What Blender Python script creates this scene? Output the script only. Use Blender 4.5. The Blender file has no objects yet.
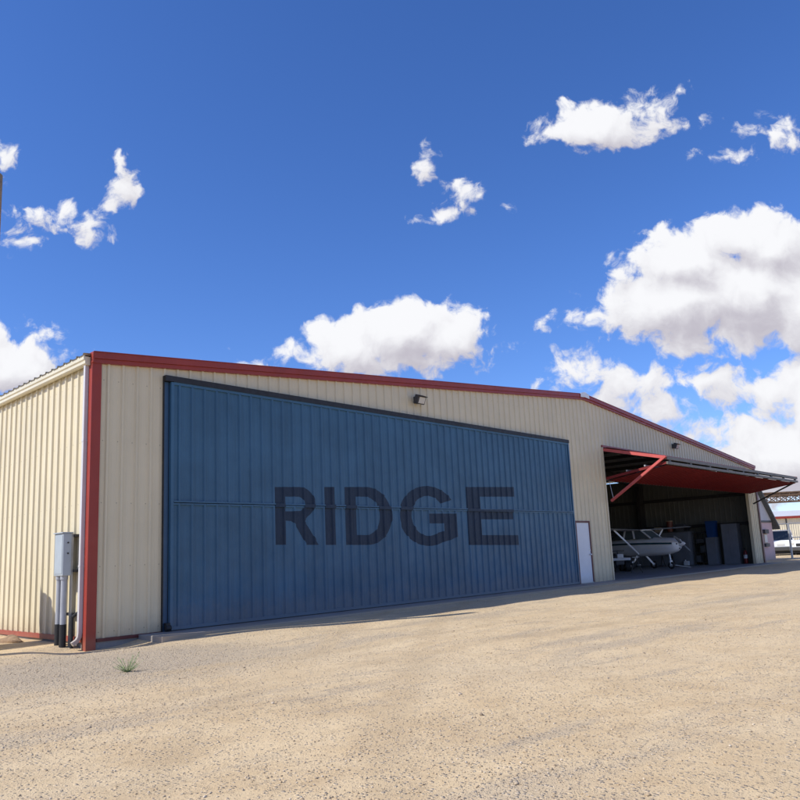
import bpy, bmesh, math, random
import numpy as np
from mathutils import Vector, Matrix
from mathutils.geometry import tessellate_polygon
R = math.radians
rnd = random.Random(7)
C = bpy.context.scene.collection
sc = bpy.context.scene

# ------------------------------------------------------------------ camera
CX, CY, CZ, YAW, PIT, ROL, FPX = -6.2018, -13.9147, 1.2782, 0.823, 0.1642, -0.0454, 733.24
F = Vector((math.sin(YAW)*math.cos(PIT), math.cos(YAW)*math.cos(PIT), math.sin(PIT)))
Rr = Vector((math.cos(YAW), -math.sin(YAW), 0)); U = Rr.cross(F)
r2 = Rr*math.cos(ROL)+U*math.sin(ROL); u2 = -Rr*math.sin(ROL)+U*math.cos(ROL)
cam = bpy.data.cameras.new('camera'); camo = bpy.data.objects.new('camera', cam); C.objects.link(camo)
M = Matrix.Identity(4)
for i in range(3):
    M[i][0], M[i][1], M[i][2] = r2[i], u2[i], -F[i]
M[0][3], M[1][3], M[2][3] = CX, CY, CZ
camo.matrix_world = M
cam.sensor_width = 36; cam.lens = FPX/800*36; cam.shift_y = 34.76/800
cam.clip_start = .05; cam.clip_end = 20000
sc.camera = camo
sc.view_settings.view_transform = 'Standard'; sc.view_settings.look = 'None'
sc.view_settings.exposure = 0; sc.view_settings.gamma = 1

# ------------------------------------------------------------------ node helpers
class NB:
    def __init__(s, nt): s.nt = nt
    def n(s, t, **kw):
        x = s.nt.nodes.new(t)
        for k, v in kw.items(): setattr(x, k, v)
        return x
    def l(s, a, b): s.nt.links.new(a, b)
    def put(s, sock, v):
        if hasattr(v, 'is_output'): s.l(v, sock)
        elif v is not None: sock.default_value = v
    def m(s, op, a, b=None, c=None, clamp=False):
        x = s.n('ShaderNodeMath', operation=op); x.use_clamp = clamp
        s.put(x.inputs[0], a); s.put(x.inputs[1], b); s.put(x.inputs[2], c)
        return x.outputs[0]
    def v(s, op, a, b=None, c=None):
        x = s.n('ShaderNodeVectorMath', operation=op)
        s.put(x.inputs[0], a); s.put(x.inputs[1], b)
        if c is not None: s.put(x.inputs[2], c)
        return x.outputs['Value'] if op in ('LENGTH', 'DOT_PRODUCT', 'DISTANCE') else x.outputs['Vector']
    def ramp(s, fac, a, b, lo=0., hi=1., interp='SMOOTHSTEP'):
        x = s.n('ShaderNodeMapRange', interpolation_type=interp)
        s.put(x.inputs[0], fac); s.put(x.inputs[1], a); s.put(x.inputs[2], b); s.put(x.inputs[3], lo); s.put(x.inputs[4], hi)
        return x.outputs[0]
    def mix(s, fac, a, b, blend='MIX'):
        x = s.n('ShaderNodeMix', data_type='RGBA', blend_type=blend)
        s.put(x.inputs[0], fac); s.put(x.inputs[6], a); s.put(x.inputs[7], b)
        return x.outputs[2]
    def noise(s, vec, scale, detail=4., rough=.55, dim='3D'):
        x = s.n('ShaderNodeTexNoise', noise_dimensions=dim)
        s.put(x.inputs['Vector'], vec); s.put(x.inputs['Scale'], scale)
        s.put(x.inputs['Detail'], detail); s.put(x.inputs['Roughness'], rough)
        return x.outputs[0]

def c4(c): return (c[0], c[1], c[2], 1.)
def srgb(r, g, b):
    f = lambda v: (v/255/12.92) if v/255 <= .04045 else ((v/255+.055)/1.055)**2.4
    return (f(r), f(g), f(b))

def mat(name, col, rough=.5, metal=0., var=.12, scale=1.5, bump=0., bscale=40., dirt=None, dirt_h=.6, dirt_amt=.6, streak=0., spec=.5, screws=False):
    m = bpy.data.materials.new(name); m.use_nodes = True
    nt = m.node_tree; b = NB(nt); p = nt.nodes['Principled BSDF']
    geo = b.n('ShaderNodeNewGeometry'); pos = geo.outputs['Position']
    n1 = b.noise(pos, scale, 5, .6)
    k = b.ramp(n1, .3, .7, 1-var, 1+var, 'LINEAR')
    colr = b.v('SCALE', tuple(col)); colr.node.inputs['Scale'].default_value = 1
    b.put(colr.node.inputs['Scale'], k)
    out = colr
    if streak:
        sv = b.v('MULTIPLY', pos, (9, 9, .35))
        n2 = b.noise(sv, 1., 4, .6)
        st = b.ramp(n2, .48, .8, 0, streak)
        out = b.mix(st, out, c4([q*.55 for q in col]))
    if dirt:
        sep = b.n('ShaderNodeSeparateXYZ'); b.l(pos, sep.inputs[0])
        n3 = b.noise(pos, 5., 5, .65)
        zz = b.m('ADD', sep.outputs[2], b.m('MULTIPLY', b.m('SUBTRACT', n3, .5), .9*dirt_h))
        dm = b.ramp(zz, dirt_h, -.05, 0, dirt_amt)
        out = b.mix(dm, out, c4(dirt))
    if screws:
        sep2 = b.n('ShaderNodeSeparateXYZ'); b.l(pos, sep2.inputs[0])
        along = b.m('ADD', sep2.outputs[0], sep2.outputs[1])
        fx = b.m('MULTIPLY', b.m('SUBTRACT', b.m('FRACT', b.m('ADD', b.m('DIVIDE', along, .305), .78)), .5), .305)
        fz = b.m('MULTIPLY', b.m('SUBTRACT', b.m('FRACT', b.m('ADD', b.m('DIVIDE', sep2.outputs[2], 1.22), .4)), .5), 1.22)
        dd_ = b.m('SQRT', b.m('ADD', b.m('MULTIPLY', fx, fx), b.m('MULTIPLY', fz, fz)))
        out = b.mix(b.ramp(dd_, .013, .009, 0, .75, 'LINEAR'), out, c4([q*.35 for q in col]))
        run = b.m('MULTIPLY', b.ramp(b.m('ABSOLUTE', fx), .018, .0), b.m('MULTIPLY', b.ramp(fz, -.35, 0., 0, 1), b.m('LESS_THAN', fz, 0.)))
        out = b.mix(b.m('MULTIPLY', run, b.ramp(b.noise(pos, .9, 3), .45, .7, 0, .22)), out, c4([q*.6 for q in col]))
    b.l(out, p.inputs['Base Color'])
    n4 = b.noise(pos, scale*6, 4, .6)
    b.l(b.ramp(n4, .3, .7, max(0, rough-.1), min(1, rough+.1), 'LINEAR'), p.inputs['Roughness'])
    p.inputs['Metallic'].default_value = metal
    p.inputs['Specular IOR Level'].default_value = spec
    if bump:
        bn = b.n('ShaderNodeBump'); bn.inputs['Distance'].default_value = .02; bn.inputs['Strength'].default_value = bump
        b.l(b.noise(pos, bscale, 4, .6), bn.inputs['Height']); b.l(bn.outputs[0], p.inputs['Normal'])
    return m

DUST = srgb(190, 165, 125)
MT = dict(
 cream = mat('cream_steel', (.645, .575, .405), .42, var=.05, scale=.8, bump=.22, bscale=2.2, dirt=(.45, .35, .23), dirt_h=.5, dirt_amt=.6, streak=.16, spec=.3, screws=True),
 cream_far = mat('cream_far', (.72, .66, .5), .5, var=.06),
 blue = mat('blue_steel', (.042, .116, .198), .40, var=.16, scale=.7, bump=.25, bscale=2.0, dirt=(.22, .20, .18), dirt_h=.7, dirt_amt=.4, streak=.35, spec=.35, screws=True),
 blue_dark = mat('blue_frame', (.022, .07, .14), .45, var=.1),
 letter = mat('letter_paint', (.014, .030, .058), .5, var=.10, scale=2., streak=.1, spec=.3),
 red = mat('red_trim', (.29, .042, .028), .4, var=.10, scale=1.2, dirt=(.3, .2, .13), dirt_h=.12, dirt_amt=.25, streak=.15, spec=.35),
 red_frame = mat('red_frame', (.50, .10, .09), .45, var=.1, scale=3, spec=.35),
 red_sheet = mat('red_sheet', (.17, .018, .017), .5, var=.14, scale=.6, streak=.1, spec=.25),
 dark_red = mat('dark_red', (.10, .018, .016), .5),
 black = mat('black_rubber', (.012, .013, .016), .6, var=.2),
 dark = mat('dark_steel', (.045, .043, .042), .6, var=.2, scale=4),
 galv = mat('galvanised', (.42, .43, .44), .42, metal=.55, var=.12, scale=6),
 grey_box = mat('grey_enamel', (.36, .41, .45), .45, var=.06, scale=3, streak=.15),
 grey_pipe = mat('grey_conduit', (.36, .38, .42), .45, var=.08, scale=5),
 gutter = mat('gutter_paint', (.66, .62, .47), .4, var=.06, scale=2, streak=.12),
 spout = mat('downspout_paint', (.55, .54, .56), .4, var=.05, scale=3, dirt=(.35, .28, .2), dirt_h=.3),
 roof = mat('roof_steel', (.34, .33, .30), .4, metal=.4, var=.12, scale=1),
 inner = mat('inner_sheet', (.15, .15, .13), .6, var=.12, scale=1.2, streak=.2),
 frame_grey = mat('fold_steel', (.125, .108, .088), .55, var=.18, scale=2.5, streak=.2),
 white = mat('white_paint', (.72, .74, .76), .35, var=.04, scale=3),
 door_white = mat('door_enamel', (.62, .66, .72), .4, var=.05, scale=2, dirt=(.4, .33, .25), dirt_h=.35, dirt_amt=.4),
 plane_white = mat('aircraft_white', (.90, .91, .92), .22, var=.04, scale=3),
 teal = mat('teal_stripe', (.015, .07, .09), .35),
 tyre = mat('tyre_rubber', (.018, .018, .019), .8, var=.2),
 chrome = mat('bright_metal', (.7, .7, .72), .25, metal=.9),
 grey_panel = mat('grey_panel', (.17, .185, .215), .55, var=.12, scale=2),
 dark_panel = mat('dark_panel', (.08, .085, .095), .6, var=.15, scale=2),
 bin_blue = mat('blue_plastic', (.010, .055, .20), .45, var=.1, scale=4),
 ext_red = mat('bright_red', (.20, .016, .014), .35),
 orange = mat('terracotta_plastic', (.22, .07, .045), .5),
 beige = mat('cardboard', (.46, .36, .25), .8),
 pink = mat('pink_stucco', (.60, .44, .45), .85, var=.06, scale=2, bump=.4, bscale=60, dirt=(.42, .33, .27), dirt_h=.5),
 grey_stucco = mat('grey_stucco', (.52, .53, .55), .85, var=.05, scale=2),
 shingle = mat('grey_shingle', (.13, .14, .14), .85, var=.25, scale=8, bump=.5, bscale=20),
 rust = mat('rusty_steel', (.12, .072, .042), .8, var=.4, scale=5, bump=.3, bscale=30),
 wood = mat('creosote_wood', (.34, .22, .12), .85, var=.3, scale=5, bump=.6, bscale=40, streak=.4),
 caster_brown = mat('shadow_caster_brown', (.16, .12, .085), .9, var=.3, scale=6, bump=.6, bscale=30),  # used only on the added shadow caster
 rock = mat('brown_rock', (.27, .18, .11), .9, var=.3, scale=9, bump=.7, bscale=30),
 leaf = mat('weed_green', (.30, .37, .17), .7, var=.3, scale=30),
 carpaint = mat('car_white', (.74, .75, .77), .22, var=.03),
 sill = mat('bumper_grey', (.05, .05, .053), .55),
)
def simple(name, col, rough=.1, emit=None, alpha=None):
    m = bpy.data.materials.new(name); m.use_nodes = True; p = m.node_tree.nodes['Principled BSDF']
    p.inputs['Base Color'].default_value = c4(col); p.inputs['Roughness'].default_value = rough
    return m
MT['glass'] = simple('dark_glass', (.02, .024, .03), .05)
MT['lens'] = simple('lamp_lens', (.55, .54, .50), .12)
MT['taillight'] = simple('taillight_red', (.35, .01, .01), .2)
MT['plate'] = simple('plate_white', (.6, .6, .58), .4)
MT['windshield'] = simple('windshield_glass', (.10, .13, .14), .04)

# concrete
def concrete():
    m = bpy.data.materials.new('concrete'); m.use_nodes = True; nt = m.node_tree; b = NB(nt); p = nt.nodes['Principled BSDF']
    pos = b.n('ShaderNodeNewGeometry').outputs['Position']
    a = b.noise(pos, .9, 6, .65); f = b.noise(pos, 35, 4, .6)
    col = b.mix(b.ramp(a, .35, .7), c4((.27, .26, .25)), c4((.205, .197, .195)))
    col = b.mix(b.ramp(f, .55, .8, 0, .5), col, c4((.44, .38, .29)))
    sep = b.n('ShaderNodeSeparateXYZ'); b.l(pos, sep.inputs[0])
    jx = b.m('ABSOLUTE', b.m('SUBTRACT', b.m('FRACT', b.m('DIVIDE', sep.outputs[0], 4.1)), .5))
    col = b.mix(b.ramp(jx, .003, .001, 0, .7, 'LINEAR'), col, c4((.10, .09, .08)))
    sand = b.m('ADD', b.m('MULTIPLY', sep.outputs[1], -.9), b.m('MULTIPLY', b.m('SUBTRACT', a, .5), 1.2))
    col = b.mix(b.ramp(sand, .3, 1.0, 0, .55), col, c4((.45, .36, .25)))
    b.l(col, p.inputs['Base Color']); p.inputs['Roughness'].default_value = .85; p.inputs['Specular IOR Level'].default_value = .25
    bn = b.n('ShaderNodeBump'); bn.inputs['Distance'].default_value = .01; bn.inputs['Strength'].default_value = .4
    b.l(f, bn.inputs['Height']); b.l(bn.outputs[0], p.inputs['Normal'])
    return m
MT['concrete'] = concrete()

def ground_mat():
    m = bpy.data.materials.new('sandy_gravel'); m.use_nodes = True; nt = m.node_tree; b = NB(nt); p = nt.nodes['Principled BSDF']
    pos = b.n('ShaderNodeNewGeometry').outputs['Position']
    # long soft bands running with the traffic in front of the doors
    rot = b.n('ShaderNodeMapping'); rot.inputs['Rotation'].default_value = (0, 0, R(7)); b.l(pos, rot.inputs[0])
    warp = b.v('ADD', rot.outputs[0], b.v('SCALE', b.n('ShaderNodeTexNoise').outputs['Color']))
    wn = warp.node.inputs[1].links[0].from_node; wn.inputs['Scale'].default_value = .8
    nn = wn.inputs[0].links[0].from_node; b.l(pos, nn.inputs['Vector']); nn.inputs['Scale'].default_value = .35; nn.inputs['Detail'].default_value = 3
    band = b.noise(b.v('MULTIPLY', warp, (.16, .95, 1)), 1., 6, .6)
    band2 = b.noise(b.v('MULTIPLY', warp, (.5, 2.6, 1)), 1., 5, .62)
    big = b.noise(pos, .12, 4, .55)
    mid = b.noise(pos, 1.7, 6, .65)
    sep = b.n('ShaderNodeSeparateXYZ'); b.l(pos, sep.inputs[0])
    # grey road stone near the corner of the building
    dx = b.m('SUBTRACT', sep.outputs[0], -1.2); dy = b.m('SUBTRACT', sep.outputs[1], -3.2)
    dd = b.m('SQRT', b.m('ADD', b.m('MULTIPLY', b.m('MULTIPLY', dx, dx), .16), b.m('MULTIPLY', b.m('MULTIPLY', dy, dy), .22)))
    dd = b.m('ADD', dd, b.m('MULTIPLY', b.m('SUBTRACT', mid, .5), .9))
    corner = b.ramp(dd, 1.5, .45)
    sandw = b.mix(b.ramp(mid, .3, .72), c4((.74, .57, .345)), c4((.62, .455, .26)))
    sandw = b.mix(b.ramp(big, .4, .65, 0, .5), sandw, c4((.72, .58, .38)))
    gv = b.m('MAXIMUM', b.m('MULTIPLY', corner, .95), b.m('MAXIMUM', b.ramp(band, .52, .68, 0, .7), b.ramp(band2, .56, .70, 0, .6)))
    # stones: three voronoi sizes
    def vor(scale):
        x = b.n('ShaderNodeTexVoronoi', voronoi_dimensions='3D'); b.l(pos, x.inputs['Vector']); x.inputs['Scale'].default_value = scale
        return x
    v1, v2, v3 = vor(32), vor(75), vor(14)
    def stone(v, thr):
        s3 = b.n('ShaderNodeSeparateColor'); b.l(v.outputs['Color'], s3.inputs[0])
        present = b.m('GREATER_THAN', b.m('ADD', s3.outputs[0], b.m('MULTIPLY', gv, .5)), thr)
        body = b.ramp(v.outputs['Distance'], .55, .2)
        return b.m('MULTIPLY', present, body), s3
    s1, k1 = stone(v1, .72); s2, k2 = stone(v2, .66); s3_, k3 = stone(v3, 1.2)
    stonecol = b.mix(k1.outputs[1], c4((.24, .205, .17)), c4((.58, .50, .40)))
    stonecol2 = b.mix(k2.outputs[1], c4((.20, .165, .13)), c4((.60, .50, .37)))
    trk = None
    for (ox, oy, rad) in ((34., -46., 52.6), (34., -46., 50.9), (-4., -60., 55.3), (-4., -60., 53.5), (60., -38., 41.5)):
        ax = b.m('SUBTRACT', sep.outputs[0], ox); ay = b.m('SUBTRACT', sep.outputs[1], oy)
        rd = b.m('SQRT', b.m('ADD', b.m('MULTIPLY', ax, ax), b.m('MULTIPLY', ay, ay)))
        rd = b.m('ADD', rd, b.m('MULTIPLY', b.m('SUBTRACT', big, .5), 1.6))
        dist_ = b.m('ABSOLUTE', b.m('SUBTRACT', rd, rad))
        one = b.ramp(dist_, .30, .08)
        trk = one if trk is None else b.m('MAXIMUM', trk, one)
    trk = b.m('MULTIPLY', trk, b.ramp(band, .35, .6, .25, 1))
    gv = b.m('MULTIPLY', gv, b.m('SUBTRACT', 1, b.m('MULTIPLY', trk, .8)))
    sandw = b.mix(b.m('MULTIPLY', trk, .45), sandw, c4((.50, .375, .225)))
    clump = b.noise(pos, 11, 5, .7); clump2 = b.noise(pos, 4.3, 5, .7)
    sandw = b.mix(b.ramp(clump, .52, .72, 0, .55), sandw, c4((.34, .25, .155)))
    sandw = b.mix(b.ramp(clump2, .58, .74, 0, .5), sandw, c4((.40, .325, .23)))
    col = b.mix(b.m('MULTIPLY', gv, .75), sandw, c4((.45, .375, .28)))
    fine = b.noise(pos, 140, 3, .7)
    col = b.mix(b.ramp(fine, .3, .72, 0, .34), col, c4((.30, .21, .125)))
    col = b.mix(b.m('MULTIPLY', s2, .55), col, stonecol2)
    col = b.mix(b.m('MULTIPLY', s1, .6), col, stonecol)
    b.l(col, p.inputs['Base Color']); p.inputs['Roughness'].default_value = .95; p.inputs['Specular IOR Level'].default_value = .15
    h = b.m('ADD', b.m('MULTIPLY', s1, .9), b.m('ADD', b.m('MULTIPLY', s2, .45), b.m('ADD', b.m('MULTIPLY', mid, 2.2), b.m('MULTIPLY', fine, .35))))
    bn = b.n('ShaderNodeBump'); bn.inputs['Distance'].default_value = .016; bn.inputs['Strength'].default_value = .75
    b.l(h, bn.inputs['Height']); b.l(bn.outputs[0], p.inputs['Normal'])
    return m
MT['ground'] = ground_mat()

def pebble_mat():
    m = bpy.data.materials.new('loose_stone'); m.use_nodes = True; nt = m.node_tree; b = NB(nt); p = nt.nodes['Principled BSDF']
    g = b.n('ShaderNodeNewGeometry')
    r = b.n('ShaderNodeValToRGB'); b.l(g.outputs['Random Per Island'], r.inputs[0])
    e = r.color_ramp.elements; e[0].color = c4((.25, .195, .14)); e[1].color = c4((.66, .56, .43))
    x = e.new(.4); x.color = c4((.52, .40, .26)); x = e.new(.7); x.color = c4((.40, .335, .26))
    b.l(r.outputs[0], p.inputs['Base Color']); p.inputs['Roughness'].default_value = .9; p.inputs['Specular IOR Level'].default_value = .2
    return m
MT['pebble'] = pebble_mat()

# ------------------------------------------------------------------ object helpers
def obj(name, bm, m, parent=None, smooth=False, label=None):
    me = bpy.data.meshes.new(name)
    if not isinstance(bm, bpy.types.Mesh):
        bmesh.ops.recalc_face_normals(bm, faces=bm.faces)
        bm.to_mesh(me); bm.free()
    else: me = bm
    ms = m if isinstance(m, (list, tuple)) else [m]
    for q in ms: me.materials.append(MT[q] if isinstance(q, str) else q)
    if smooth:
        for p in me.polygons: p.use_smooth = True
    o = bpy.data.objects.new(name, me); C.objects.link(o)
    if parent is not None: o.parent = parent
    if label: o['label'] = label
    return o
def thing(name, label, cat, loc=(0, 0, 0), rz=0., group=None):
    o = bpy.data.objects.new(name, None); C.objects.link(o); o.location = loc; o.rotation_euler = (0, 0, rz)
    o['label'] = label; o['category'] = cat
    if group: o['group'] = group
    o.empty_display_size = .3
    return o
def tag(o, label, cat, group=None):
    o['label'] = label; o['category'] = cat
    if group: o['group'] = group
    return o
def box(bm, x0, x1, y0, y1, z0, z1, bev=0.):
    mtx = Matrix.Translation(((x0+x1)/2, (y0+y1)/2, (z0+z1)/2)) @ Matrix.Diagonal((abs(x1-x0), abs(y1-y0), abs(z1-z0), 1))
    r = bmesh.ops.create_cube(bm, size=1, matrix=mtx)
    if bev:
        es = set(e for v in r['verts'] for e in v.link_edges)
        bmesh.ops.bevel(bm, geom=list(es), offset=bev, segments=2, profile=.6, affect='EDGES')
def B(*a, **k):
    bm = bmesh.new(); box(bm, *a, **k); return bm
def tube(bm, p0, p1, r0, r1=None, n=12, caps=True):
    p0, p1 = Vector(p0), Vector(p1); d = p1-p0
    q = d.to_track_quat('Z', 'Y').to_matrix().to_4x4()
    bmesh.ops.create_cone(bm, cap_ends=caps, segments=n, radius1=r0, radius2=r0 if r1 is None else r1, depth=d.length,
                          matrix=Matrix.Translation((p0+p1)/2) @ q)
def bar(bm, p0, p1, w, h, up=(0, 0, 1)):
    p0, p1 = Vector(p0), Vector(p1); d = p1-p0; z = d.normalized(); u = Vector(up)
    x = u.cross(z); x.normalize(); y = z.cross(x)
    m = Matrix(((x.x, y.x, z.x, 0), (x.y, y.y, z.y, 0), (x.z, y.z, z.z, 0), (0, 0, 0, 1)))
    bmesh.ops.create_cube(bm, size=1, matrix=Matrix.Translation((p0+p1)/2) @ m @ Matrix.Diagonal((w, h, d.length, 1)))
def sphere(bm, c, r, sub=2, sc3=(1, 1, 1)):
    bmesh.ops.create_icosphere(bm, subdivisions=sub, radius=1, matrix=Matrix.Translation(c) @ Matrix.Diagonal((r*sc3[0], r*sc3[1], r*sc3[2], 1)))
def loft(bm, rings, close=True, caps=True):
    vr = [[bm.verts.new(p) for p in r] for r in rings]
    n = len(rings[0])
    for a, b_ in zip(vr[:-1], vr[1:]):
        for i in range(n if close else n-1):
            j = (i+1) % n
            bm.faces.new((a[i], a[j], b_[j], b_[i]))
    if caps:
        bm.faces.new(vr[0][::-1]); bm.faces.new(vr[-1])
    return vr

# ------------------------------------------------------------------ dimensions
W, H, RG, D = 38.75, 5.5, 7.21, 24.4
SL = (RG-H)/(W/2)
DX0, DX1, DZ = 1.50, 17.87, 5.24
PX0, PX1, PZ = 17.99, 19.06, 2.28
OX0, OX1 = 20.62, 37.29
def roofz(x): return H+SL*min(x, W-x)
PITCH = .305
def profile(a, b):
    """rib profile break points between a and b: list of (pos, depth)"""
    pts = []
    k0 = math.floor(a/PITCH)-1
    x = k0*PITCH
    while x < b+PITCH:
        c = x
        for d, h in ((-.040, 0), (-.018, .036), (.018, .036), (.040, 0)): pts.append((c+d, h))
        for s in (.108, .196):
            for d, h in ((-.012, 0), (-.005, .0025), (.005, .0025), (.012, 0)): pts.append((c+s+d, h))
        x += PITCH
    def dep(q):
        for (x0, h0), (x1, h1) in zip(pts[:-1], pts[1:]):
            if x0 <= q <= x1: return h0+(h1-h0)*(q-x0)/max(1e-9, x1-x0)
        return 0.
    return pts, dep
def ribbed(bm, a, b, bottom, top, to3d, holes=(), extra=()):
    """vertical ribbed sheet; to3d(pos, depth, z); holes = (a0,a1,z0,z1)"""
    pts, dep = profile(a, b)
    xs = sorted(set([a, b]+[p for p, _ in pts if a < p < b]+[h for hh in holes for h in hh[:2]]+list(extra)))
    for x0, x1 in zip(xs[:-1], xs[1:]):
        if x1-x0 < 1e-5: continue
        mid = (x0+x1)/2; d0, d1 = dep(x0+1e-7), dep(x1-1e-7)
        segs = [(bottom, None)]
        hs = sorted([(h[2], h[3]) for h in holes if h[0]-1e-6 <= mid <= h[1]+1e-6])
        z = bottom; out = []
        for h0, h1 in hs:
            if h0 > z+1e-4: out.append((z, h0))
            z = max(z, h1)
        out.append((z, None))
        for za, zb in out:
            t0 = top(x0) if zb is None else zb; t1 = top(x1) if zb is None else zb
            vs = [bm.verts.new(to3d(x0, d0, za)), bm.verts.new(to3d(x1, d1, za)), bm.verts.new(to3d(x1, d1, t1)), bm.verts.new(to3d(x0, d0, t0))]
            bm.faces.new(vs)

# ------------------------------------------------------------------ ground
def sst(a, b, x):
    t = np.clip((x-a)/(b-a), 0, 1); return t*t*(3-2*t)
def ground_h(x, y):
    x = np.asarray(x, float); y = np.asarray(y, float)
    near = np.exp(-((x-8)/26)**2-((y+5)/14)**2)
    h = -.09+.045*sst(.7, 2.4, x+.25*(y+1.5))-.11*np.exp(-((x-.1)/.85)**4-((y+.3)/.7)**4)
    h = np.where(x > 12, np.maximum(h, -.055), h)
    h = h+near*(.014*np.sin(x*1.1+y*1.9)+.010*np.sin(x*.5-y*2.7+1)+.008*np.sin(x*2.6+.5)+.006*np.sin(3.7*y+1.3*x))
    rut = .018*np.exp(-((y+3.1+.05*x)/.28)**2)+.02*np.exp(-((y+5.2-.03*x)/.4)**2)
    h = h-rut*near
    # never above the slab or the wall bases
    return np.minimum(h, -.022)
def axis(lo, hi, fine0, fine1, step, g=1.25):
    a = list(np.arange(fine0, fine1+1e-6, step)); s = step; x = fine1
    while x < hi: s *= g; x += s; a.append(min(x, hi))
    s = step; x = fine0
    while x > lo: s *= g; x -= s; a.insert(0, max(x, lo))
    return np.array(a)
gx_ = axis(-3000, 6000, -9, 34, .16); gy_ = axis(-3000, 6000, -13.8, 1, .13)
GX, GY = np.meshgrid(gx_, gy_)
GZ = ground_h(GX, GY)
me = bpy.data.meshes.new('ground')
nx, ny = len(gx_), len(gy_)
co = np.stack([GX, GY, GZ], -1).reshape(-1, 3)
idx = np.arange(nx*ny).reshape(ny, nx)
q = np.stack([idx[:-1, :-1], idx[:-1, 1:], idx[1:, 1:], idx[1:, :-1]], -1).reshape(-1, 4)
me.from_pydata(co.tolist(), [], q.tolist()); me.update()
g = obj('ground', me, 'ground', smooth=True); g['kind'] = 'structure'

# loose stones lying on the yard
def stones():
    rs = np.random.RandomState(3)
    N = 150000
    # distribute within the view wedge, denser near
    t = rs.rand(N)**1.0; dist = 2.2+t*24
    ang = YAW+rs.uniform(-.62, .60, N)
    x = CX+np.sin(ang)*dist; y = CY+np.cos(ang)*dist
    patch = (np.sin(x*.45+y*2.1+np.sin(x*.7)*1.2)+np.sin(x*.9-y*1.3+2)+np.sin(y*4.1+x*.6+np.sin(x*.33)*2))/3
    cor = np.exp(-((x+1)/3.2)**2-((y+3)/2.4)**2)
    keep = (y < -1.05+.95*(x < .95)) & (rs.rand(N) < np.clip(.30+.45*patch+.9*cor, .06, 1)) & ~((x > -.0) & (x < W) & (y > -.98) & (x > .9)) & ~((x > 0) & (y > -.05))
    x, y, dist = x[keep], y[keep], dist[keep]; n = len(x)
    s = .0030+.0080*rs.rand(n)**2.4
    big = rs.rand(n) < .008; s[big] *= rs.uniform(1.5, 2.6, big.sum())
    z = ground_h(x, y)
    oct_ = np.array([[1, 0, 0], [-1, 0, 0], [0, 1, 0], [0, -1, 0], [0, 0, 1], [0, 0, -1]], float)
    v = oct_[None]*(1+.5*(rs.rand(n, 6, 1)-.5))+.5*(rs.rand(n, 6, 3)-.5)
    v *= (s[:, None]*np.array([1, 1, .7])*(1+.5*(rs.rand(n, 3)-.5)))[:, None, :]
    v += np.stack([x, y, z+s*.25], -1)[:, None, :]
    fc = np.array([[0, 2, 4], [2, 1, 4], [1, 3, 4], [3, 0, 4], [2, 0, 5], [1, 2, 5], [3, 1, 5], [0, 3, 5]])
    f = (fc[None]+(np.arange(n)*6)[:, None, None]).reshape(-1, 3)
    me = bpy.data.meshes.new('gravel'); me.vertices.add(n*6); me.vertices.foreach_set('co', v.reshape(-1))
    me.loops.add(len(f)*3); me.loops.foreach_set('vertex_index', f.reshape(-1).astype(np.int32))
    me.polygons.add(len(f)); me.polygons.foreach_set('loop_start', np.arange(0, len(f)*3, 3, dtype=np.int32))
    me.update(calc_edges=True); me.validate()
    o = obj('gravel', me, 'pebble'); o['kind'] = 'stuff'; tag(o, 'loose grey and tan gravel scattered over the sandy yard', 'gravel')
stones()

bm = bmesh.new(); box(bm, 1.0, W-.16, -.95, D-.3, -.4, 0, .012)
s = obj('concrete_slab', bm, 'concrete'); s['kind'] = 'structure'

# ------------------------------------------------------------------ hangar
hg = thing('hangar', 'long cream ribbed steel hangar with red trim and low gabled roof', 'hangar')
bm = bmesh.new()
ribbed(bm, .02, W-.02, -.02, lambda x: roofz(x)-.06, lambda p, d, z: (p, -d, z),
       holes=[(DX0, DX1, -.02, DZ-.02), (PX0, PX1, -.02, PZ), (OX0, OX1, -.02, DZ)], extra=(W/2,))
obj('front_wall', bm, 'cream', hg)
bm = bmesh.new()
ribbed(bm, .02, D, .02, lambda y: H-.12, lambda p, d, z: (-d, p, z))
obj('side_wall', bm, 'cream', hg, label='sunlit left side wall')
bm = bmesh.new()
ribbed(bm, .02, D, -.02, lambda y: H-.12, lambda p, d, z: (W+d, p, z))
obj('side_wall', bm, ['cream'], hg, label='right side wall')
bm = bmesh.new()
ribbed(bm, .02, W-.02, -.02, lambda x: roofz(x)-.06, lambda p, d, z: (p, D+d, z))
obj('rear_wall', bm, 'cream', hg)
# roof with ribs running up the slope
bm = bmesh.new()
pts, dep = profile(-.02, D+.02)
ys = [-.02]+[p for p, _ in pts if -.02 < p < D+.02]+[D+.02]
def rz_(x): return roofz(x)+(0 if 0 <= x <= W else SL*(x if x < 0 else W-x)*0-SL*(abs(x) if x < 0 else x-W))
for y0, y1 in zip(ys[:-1], ys[1:]):
    d0, d1 = dep(y0+1e-7), dep(y1-1e-7)
    for xa, xb in ((-.20, W/2), (W/2, W+.2)):
        za = H-SL*.2 if xa < 0 else RG; zb = RG if xb == W/2 else H-SL*.2
        za -= .035; zb -= .035
        bm.faces.new([bm.verts.new(v) for v in ((xa, y0, za+d0), (xb, y0, zb+d0), (xb, y1, zb+d1), (xa, y1, za+d1))])
obj('roof', bm, 'roof', hg)
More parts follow.
